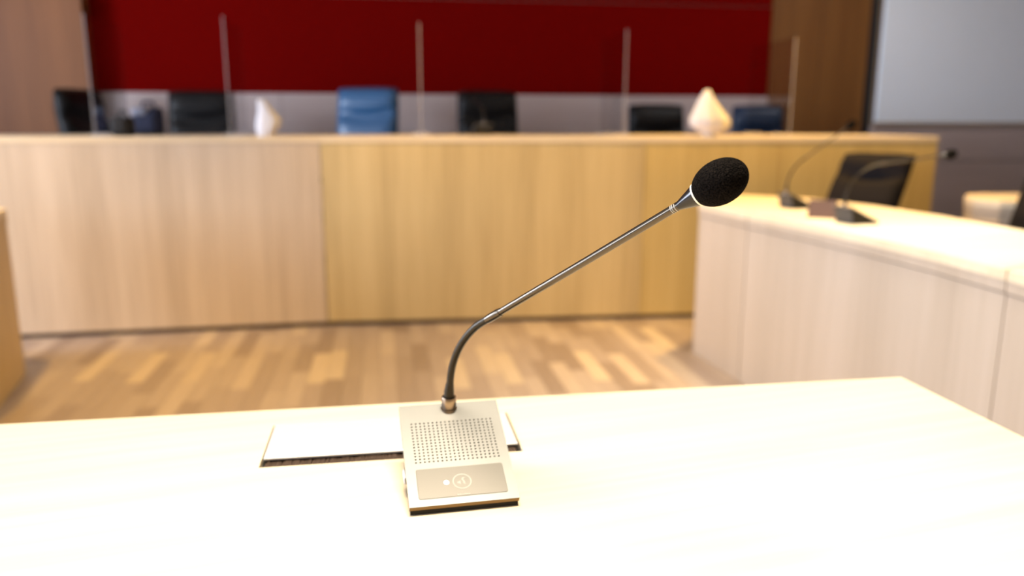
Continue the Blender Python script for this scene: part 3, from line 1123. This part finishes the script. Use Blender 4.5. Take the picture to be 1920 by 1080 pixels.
def mic_unit(label, loc_, rz, stem, head, detailed=True, px=1.0):
    """stem: dict of local polylines; head: (base point, direction)"""
    t = thing('microphone_unit', label, 'microphone', loc_, rz, 'gooseneck microphone units')
    # tapered dark body under the metal plate
    i_ = 0.0035
    b0, b1 = 0.002, L_ - 0.004
    x_ = W_ / 2 - i_
    y1_ = PL(0, b1, -TH_)
    y0_ = PL(0, b0, -TH_)
    v = [(-W_ / 2 + 0.001, 0.003, 0.0), (W_ / 2 - 0.001, 0.003, 0.0), (W_ / 2 - 0.001, y0_.y, y0_.z), (-W_ / 2 + 0.001, y0_.y, y0_.z),
         (-x_, y1_.y - 0.012, 0.0), (x_, y1_.y - 0.012, 0.0), (x_, y1_.y, y1_.z), (-x_, y1_.y, y1_.z)]
    mesh('body', v, [(0, 1, 2, 3), (5, 4, 7, 6), (0, 3, 7, 4), (1, 5, 6, 2), (3, 2, 6, 7), (0, 4, 5, 1)], 'black_plastic', t)
    top_plate(t, detailed)
    e0, e1 = PL(0, -0.0003, -TH_ + 0.0002), PL(0, -0.0003, -0.0002)
    hw2 = W_ / 2 - 0.0004
    mesh('front_rim_bounce', [(-hw2, e0.y, e0.z), (hw2, e0.y, e0.z), (hw2, e1.y, e1.z), (-hw2, e1.y, e1.z)], [(0, 1, 2, 3)], 'edge_warm_bounce', t)  # added strip over the plate rim, coloured like warm bounce light
    if detailed:
        plate('grille_cloth', [(GU0, GV0), (GU1, GV0), (GU1, GV1), (GU0, GV1)], -0.0030, -0.0022, 'dark_gap', t)
        box('side_block', (-W_ / 2 - 0.0006, 0.050, 0.018), (0.0022, 0.020, 0.007), 'white_paper', t, 0.0004)  # small white block standing out from the left side
    plate('panel_groove', rrect(-0.0440, 0.0440, 0.0083, 0.0458, 0.0022), 0.00005, 0.00015, 'panel_groove', t)
    tp = plate('touch_panel', rrect(-0.0436, 0.0436, 0.0087, 0.0454, 0.0020), 0.00005, 0.00035, 'panel_metal', t)
    if detailed:
        # ring and speaking-head mark printed on the touch panel
        n_ = 40
        v, f = [], []
        c = (0.0004, 0.0264)
        for k_ in range(n_):
            a = 2 * math.pi * k_ / n_
            for r in (0.0083, 0.0094):
                v.append(PL(c[0] + r * math.cos(a), c[1] + r * math.sin(a), 0.00045))
        for k_ in range(n_):
            k2 = (k_ + 1) % n_
            f.append((2 * k_, 2 * k_ + 1, 2 * k2 + 1, 2 * k2))
        mesh('ring_mark', v, f, 'print_white', tp)
        v, f = [], []
        arc = [(0.0045, 0.0045), (0.0030, 0.0050), (0.0012, 0.0042), (0.0004, 0.0025), (0.0012, 0.0008), (0.0022, -0.0004), (0.0016, -0.0016), (0.0024, -0.0034)]
        for (a, b2) in arc:
            v.append(PL(c[0] + a - 0.0008, c[1] + b2, 0.00045))
            v.append(PL(c[0] + a + 0.0009, c[1] + b2 - 0.0003, 0.00045))
        f = [(2 * i, 2 * i + 1, 2 * i + 3, 2 * i + 2) for i in range(len(arc) - 1)]
        k0 = len(v)
        sp = [(-0.0048, -0.0002), (-0.0034, -0.0002), (-0.0016, 0.0012), (-0.0016, -0.0036), (-0.0034, -0.0022), (-0.0048, -0.0022)]
        v += [PL(c[0] + a, c[1] + b2, 0.00045) for a, b2 in sp]
        f.append(tuple(range(k0, k0 + 6)))
        mesh('speaker_mark', v, f, 'print_white', tp)
        led = [PL(-0.0152 + 0.0026 * math.cos(rad(18 * k_)), 0.0264 + 0.0026 * math.sin(rad(18 * k_)), 0.0005) for k_ in range(20)]
        mesh('indicator_light', led, [tuple(range(20))], 'led_white', tp)
        v, f = [], []
        for i in range(11):
            u = -0.0060 + i * 0.00115
            k0 = len(v)
            hgt = 0.0011 if i in (0, 2, 6, 7) else 0.0008
            v += [PL(u, 0.0099, 0.00045), PL(u + 0.00085, 0.0099, 0.00045), PL(u + 0.00085, 0.0099 + hgt, 0.00045), PL(u, 0.0099 + hgt, 0.00045)]
            f.append((k0, k0 + 1, k0 + 2, k0 + 3))
        mesh('name_mark', v, f, 'print_white', tp)
    if not detailed:
        hb2 = y1_.z - 0.004
        yb = y1_.y
        mesh('back_plate', [(-x_ + 0.002, yb - 0.0108, 0.002), (x_ - 0.002, yb - 0.0108, 0.002), (x_ - 0.002, yb + 0.0008, hb2), (-x_ + 0.002, yb + 0.0008, hb2)],
             [(1, 0, 3, 2)], 'back_grey', t)
    # collar, sleeve, gooseneck, joint, tube, capsule, ring, foam
    cb = PL(0, 0.1285, -0.001)
    ax = Vector((0, -0.10, 1)).normalized()
    lathe('collar', [(-0.004, 0.0088), (0.002, 0.0088), (0.002, 0.0079), (0.0145, 0.0079), (0.0150, 0.0076), (0.0150, 0.0062), (0.004, 0.0062)], cb, ax, 'collar_metal', t, 32)
    S = stem
    tube('sleeve', S['sleeve'], S['sleeve_r'], 'gooseneck_black', t, 24)
    tube('gooseneck', S['neck'], 0.0040, 'gooseneck_black', t, 20)
    tube('joint', S['joint'], [0.0042, 0.0046, 0.0046, 0.0041], 'tube_metal', t, 20)
    tb = tube('tube', S['tube'], 0.0036, 'tube_metal', t, 24)
    hb, hd = head
    hd = hd.normalized()
    cpl = lathe('capsule', [(-0.0195, 0.0), (-0.0195, 0.0037), (-0.0175, 0.0042), (-0.003, 0.0086), (0.0, 0.0092), (0.002, 0.0092)], hb, hd, 'capsule_black', t, 32)
    lathe('ring', [(-0.0004, 0.0080), (-0.0004, 0.0098), (0.0014, 0.0101), (0.0014, 0.0080)], hb, hd, 'ring_cream' if detailed else 'capsule_black', t, 40)
    a_, b2_, c0 = 0.0243, 0.0178, 0.0212
    t0 = math.pi - math.acos((c0 - 0.0012) / a_)
    nst = 24
    prof = [(0.0011, 0.0)]
    for k_ in range(nst + 1):
        th = t0 * (1 - k_ / nst)
        prof.append((c0 + a_ * math.cos(th), b2_ * math.sin(th) if k_ < nst else 0.0))
    lathe('foam_windscreen', prof, hb, hd, 'foam', t, 48)
    if detailed:
        # tiny printed bands on the tube below the capsule
        for k_, (d_, r_) in enumerate(((-0.0222, 0.00372), (-0.0246, 0.00372), (-0.0262, 0.00372))):
            lathe('printed_band', [(d_, r_), (d_ + 0.0009, r_)], hb, hd, 'print_white', tb, 24)
    return t


def smooth(pts, n_=6):
    out = []
    P = [pts[0]] + list(pts) + [pts[-1]]
    for i in range(1, len(P) - 2):
        a, b2, c, d = P[i - 1], P[i], P[i + 1], P[i + 2]
        for k_ in range(n_):
            s = k_ / n_
            out.append(0.5 * ((2 * b2) + (c - a) * s + (2 * a - 5 * b2 + 4 * c - d) * s * s + (3 * b2 - a - 3 * c + d) * s ** 3))
    out.append(pts[-1])
    return out


# main unit
yaw = rad(11.92)
FLc = Vector((-0.0974, 0.6999, 0))
uu = Vector((math.cos(yaw), math.sin(yaw), 0))
FC = FLc + uu * (W_ / 2)
MU = Matrix.Translation((FC.x, FC.y, TT)) @ Matrix.Rotation(yaw, 4, 'Z')
MUi = MU.inverted()
col_w = MU @ PL(0, 0.1285, 0)
phi = rad(-40)
pn = Vector((-math.sin(phi), math.cos(phi), 0))


def sp(x, y):
    return MUi @ onplane(x, y, col_w, pn)


neck = smooth([sp(*p) for p in ((843.5, 726), (845.5, 702), (850.5, 679), (859.5, 656), (873, 634), (891, 614.5), (910, 601.5), (926, 592.5))])
cbase = PL(0, 0.1285, 0.004)
S_main = dict(
    sleeve=[cbase, sp(841.5, 746), sp(842, 735), sp(843.5, 720)], sleeve_r=[0.0058, 0.0058, 0.0056, 0.0044],
    neck=neck,
    joint=[sp(913, 600), sp(920, 596), sp(934, 588), sp(938, 585.5)],
    tube=[sp(934, 588), sp(1100, 489.5), sp(1272, 386.5)])
h0, h1 = sp(1308.5, 366), sp(1352, 341)
mic_unit('gooseneck microphone unit in sharp focus on the foreground table', (FC.x, FC.y, TT + 0.0003), yaw, S_main, (h0, h1 - h0))


def simple_stem(rise, fold, reach, drop_ang, side=0.0):
    """stem in unit-local coordinates, leaning toward the user (-y) and sideways"""
    base = PL(0, 0.1285, 0)
    dr = Vector((math.sin(side), -math.cos(side), 0))
    up = Vector((0, 0, 1))
    pts = [base + up * 0.03]
    nn_ = 8
    a_end = rad(drop_ang)
    p = pts[0].copy()
    for k_ in range(1, nn_ + 1):
        a = rad(90) + (a_end - rad(90)) * (k_ / nn_) ** 1.0
        p = p + (dr * math.cos(a) + up * math.sin(a)) * (rise / nn_)
        pts.append(p.copy())
    dirn = dr * math.cos(a_end) + up * math.sin(a_end)
    e = pts[-1]
    S = dict(sleeve=[base + up * 0.003, base + up * 0.02, base + up * 0.03, base + up * 0.04], sleeve_r=[0.0058, 0.0058, 0.0056, 0.0044],
             neck=smooth(pts, 3), joint=[e - dirn * 0.012, e - dirn * 0.006, e + dirn * 0.008, e + dirn * 0.012],
             tube=[e + dirn * 0.006, e + dirn * reach / 2, e + dirn * reach])
    return S, (e + dirn * (reach + 0.019), dirn)


def rear_unit(label, pxy, z, rz, args):
    p = onz(pxy[0], pxy[1], z) if z < 1 else pxy
    S, hd = simple_stem(*args)
    return mic_unit(label, (p.x, p.y, z), rz, S, hd, detailed=False)


# unit origin is the middle of its front (low) edge, facing the people behind the curved table
rear_unit('microphone unit nearer the far end of the curved table', (1515, 389), 0.74, rad(106), (0.15, 0, 0.20, 36, rad(-12)))
rear_unit('microphone unit on the curved table in front of the black chair', (1630, 417), 0.74, rad(106), (0.20, 0, 0.21, 8, rad(-14)))
pq = on_bench(892, 0.42)
S, hd = simple_stem(0.11, 0, 0.12, 22, 0.0)
mic_unit('microphone unit on the long bench before a black chair', (pq.x, pq.y + 0.1, BH), rad(180 + 25), S, hd, detailed=False)

# brown tent-shaped nameplate between the two units on the curved table
hp = onz(1541, 408, 0.74)
t = thing('nameplate', 'small brown tent-shaped nameplate between the two microphones on the curved table', 'nameplate', (hp.x, hp.y, 0.74), rad(-28))
for sgn, nm in ((-1, 'front_face'), (1, 'back_face')):
    v = []
    for x_ in (-0.052, 0.052):
        v += [(x_, sgn * 0.034, 0.0), (x_, sgn * 0.030, 0.0), (x_, sgn * 0.0002, 0.062), (x_, sgn * 0.0002, 0.070)]
    mesh(nm, v, [(0, 1, 2, 3), (7, 6, 5, 4), (0, 4, 5, 1), (1, 5, 6, 2), (2, 6, 7, 3), (3, 7, 4, 0)], 'nameplate_brown', t)
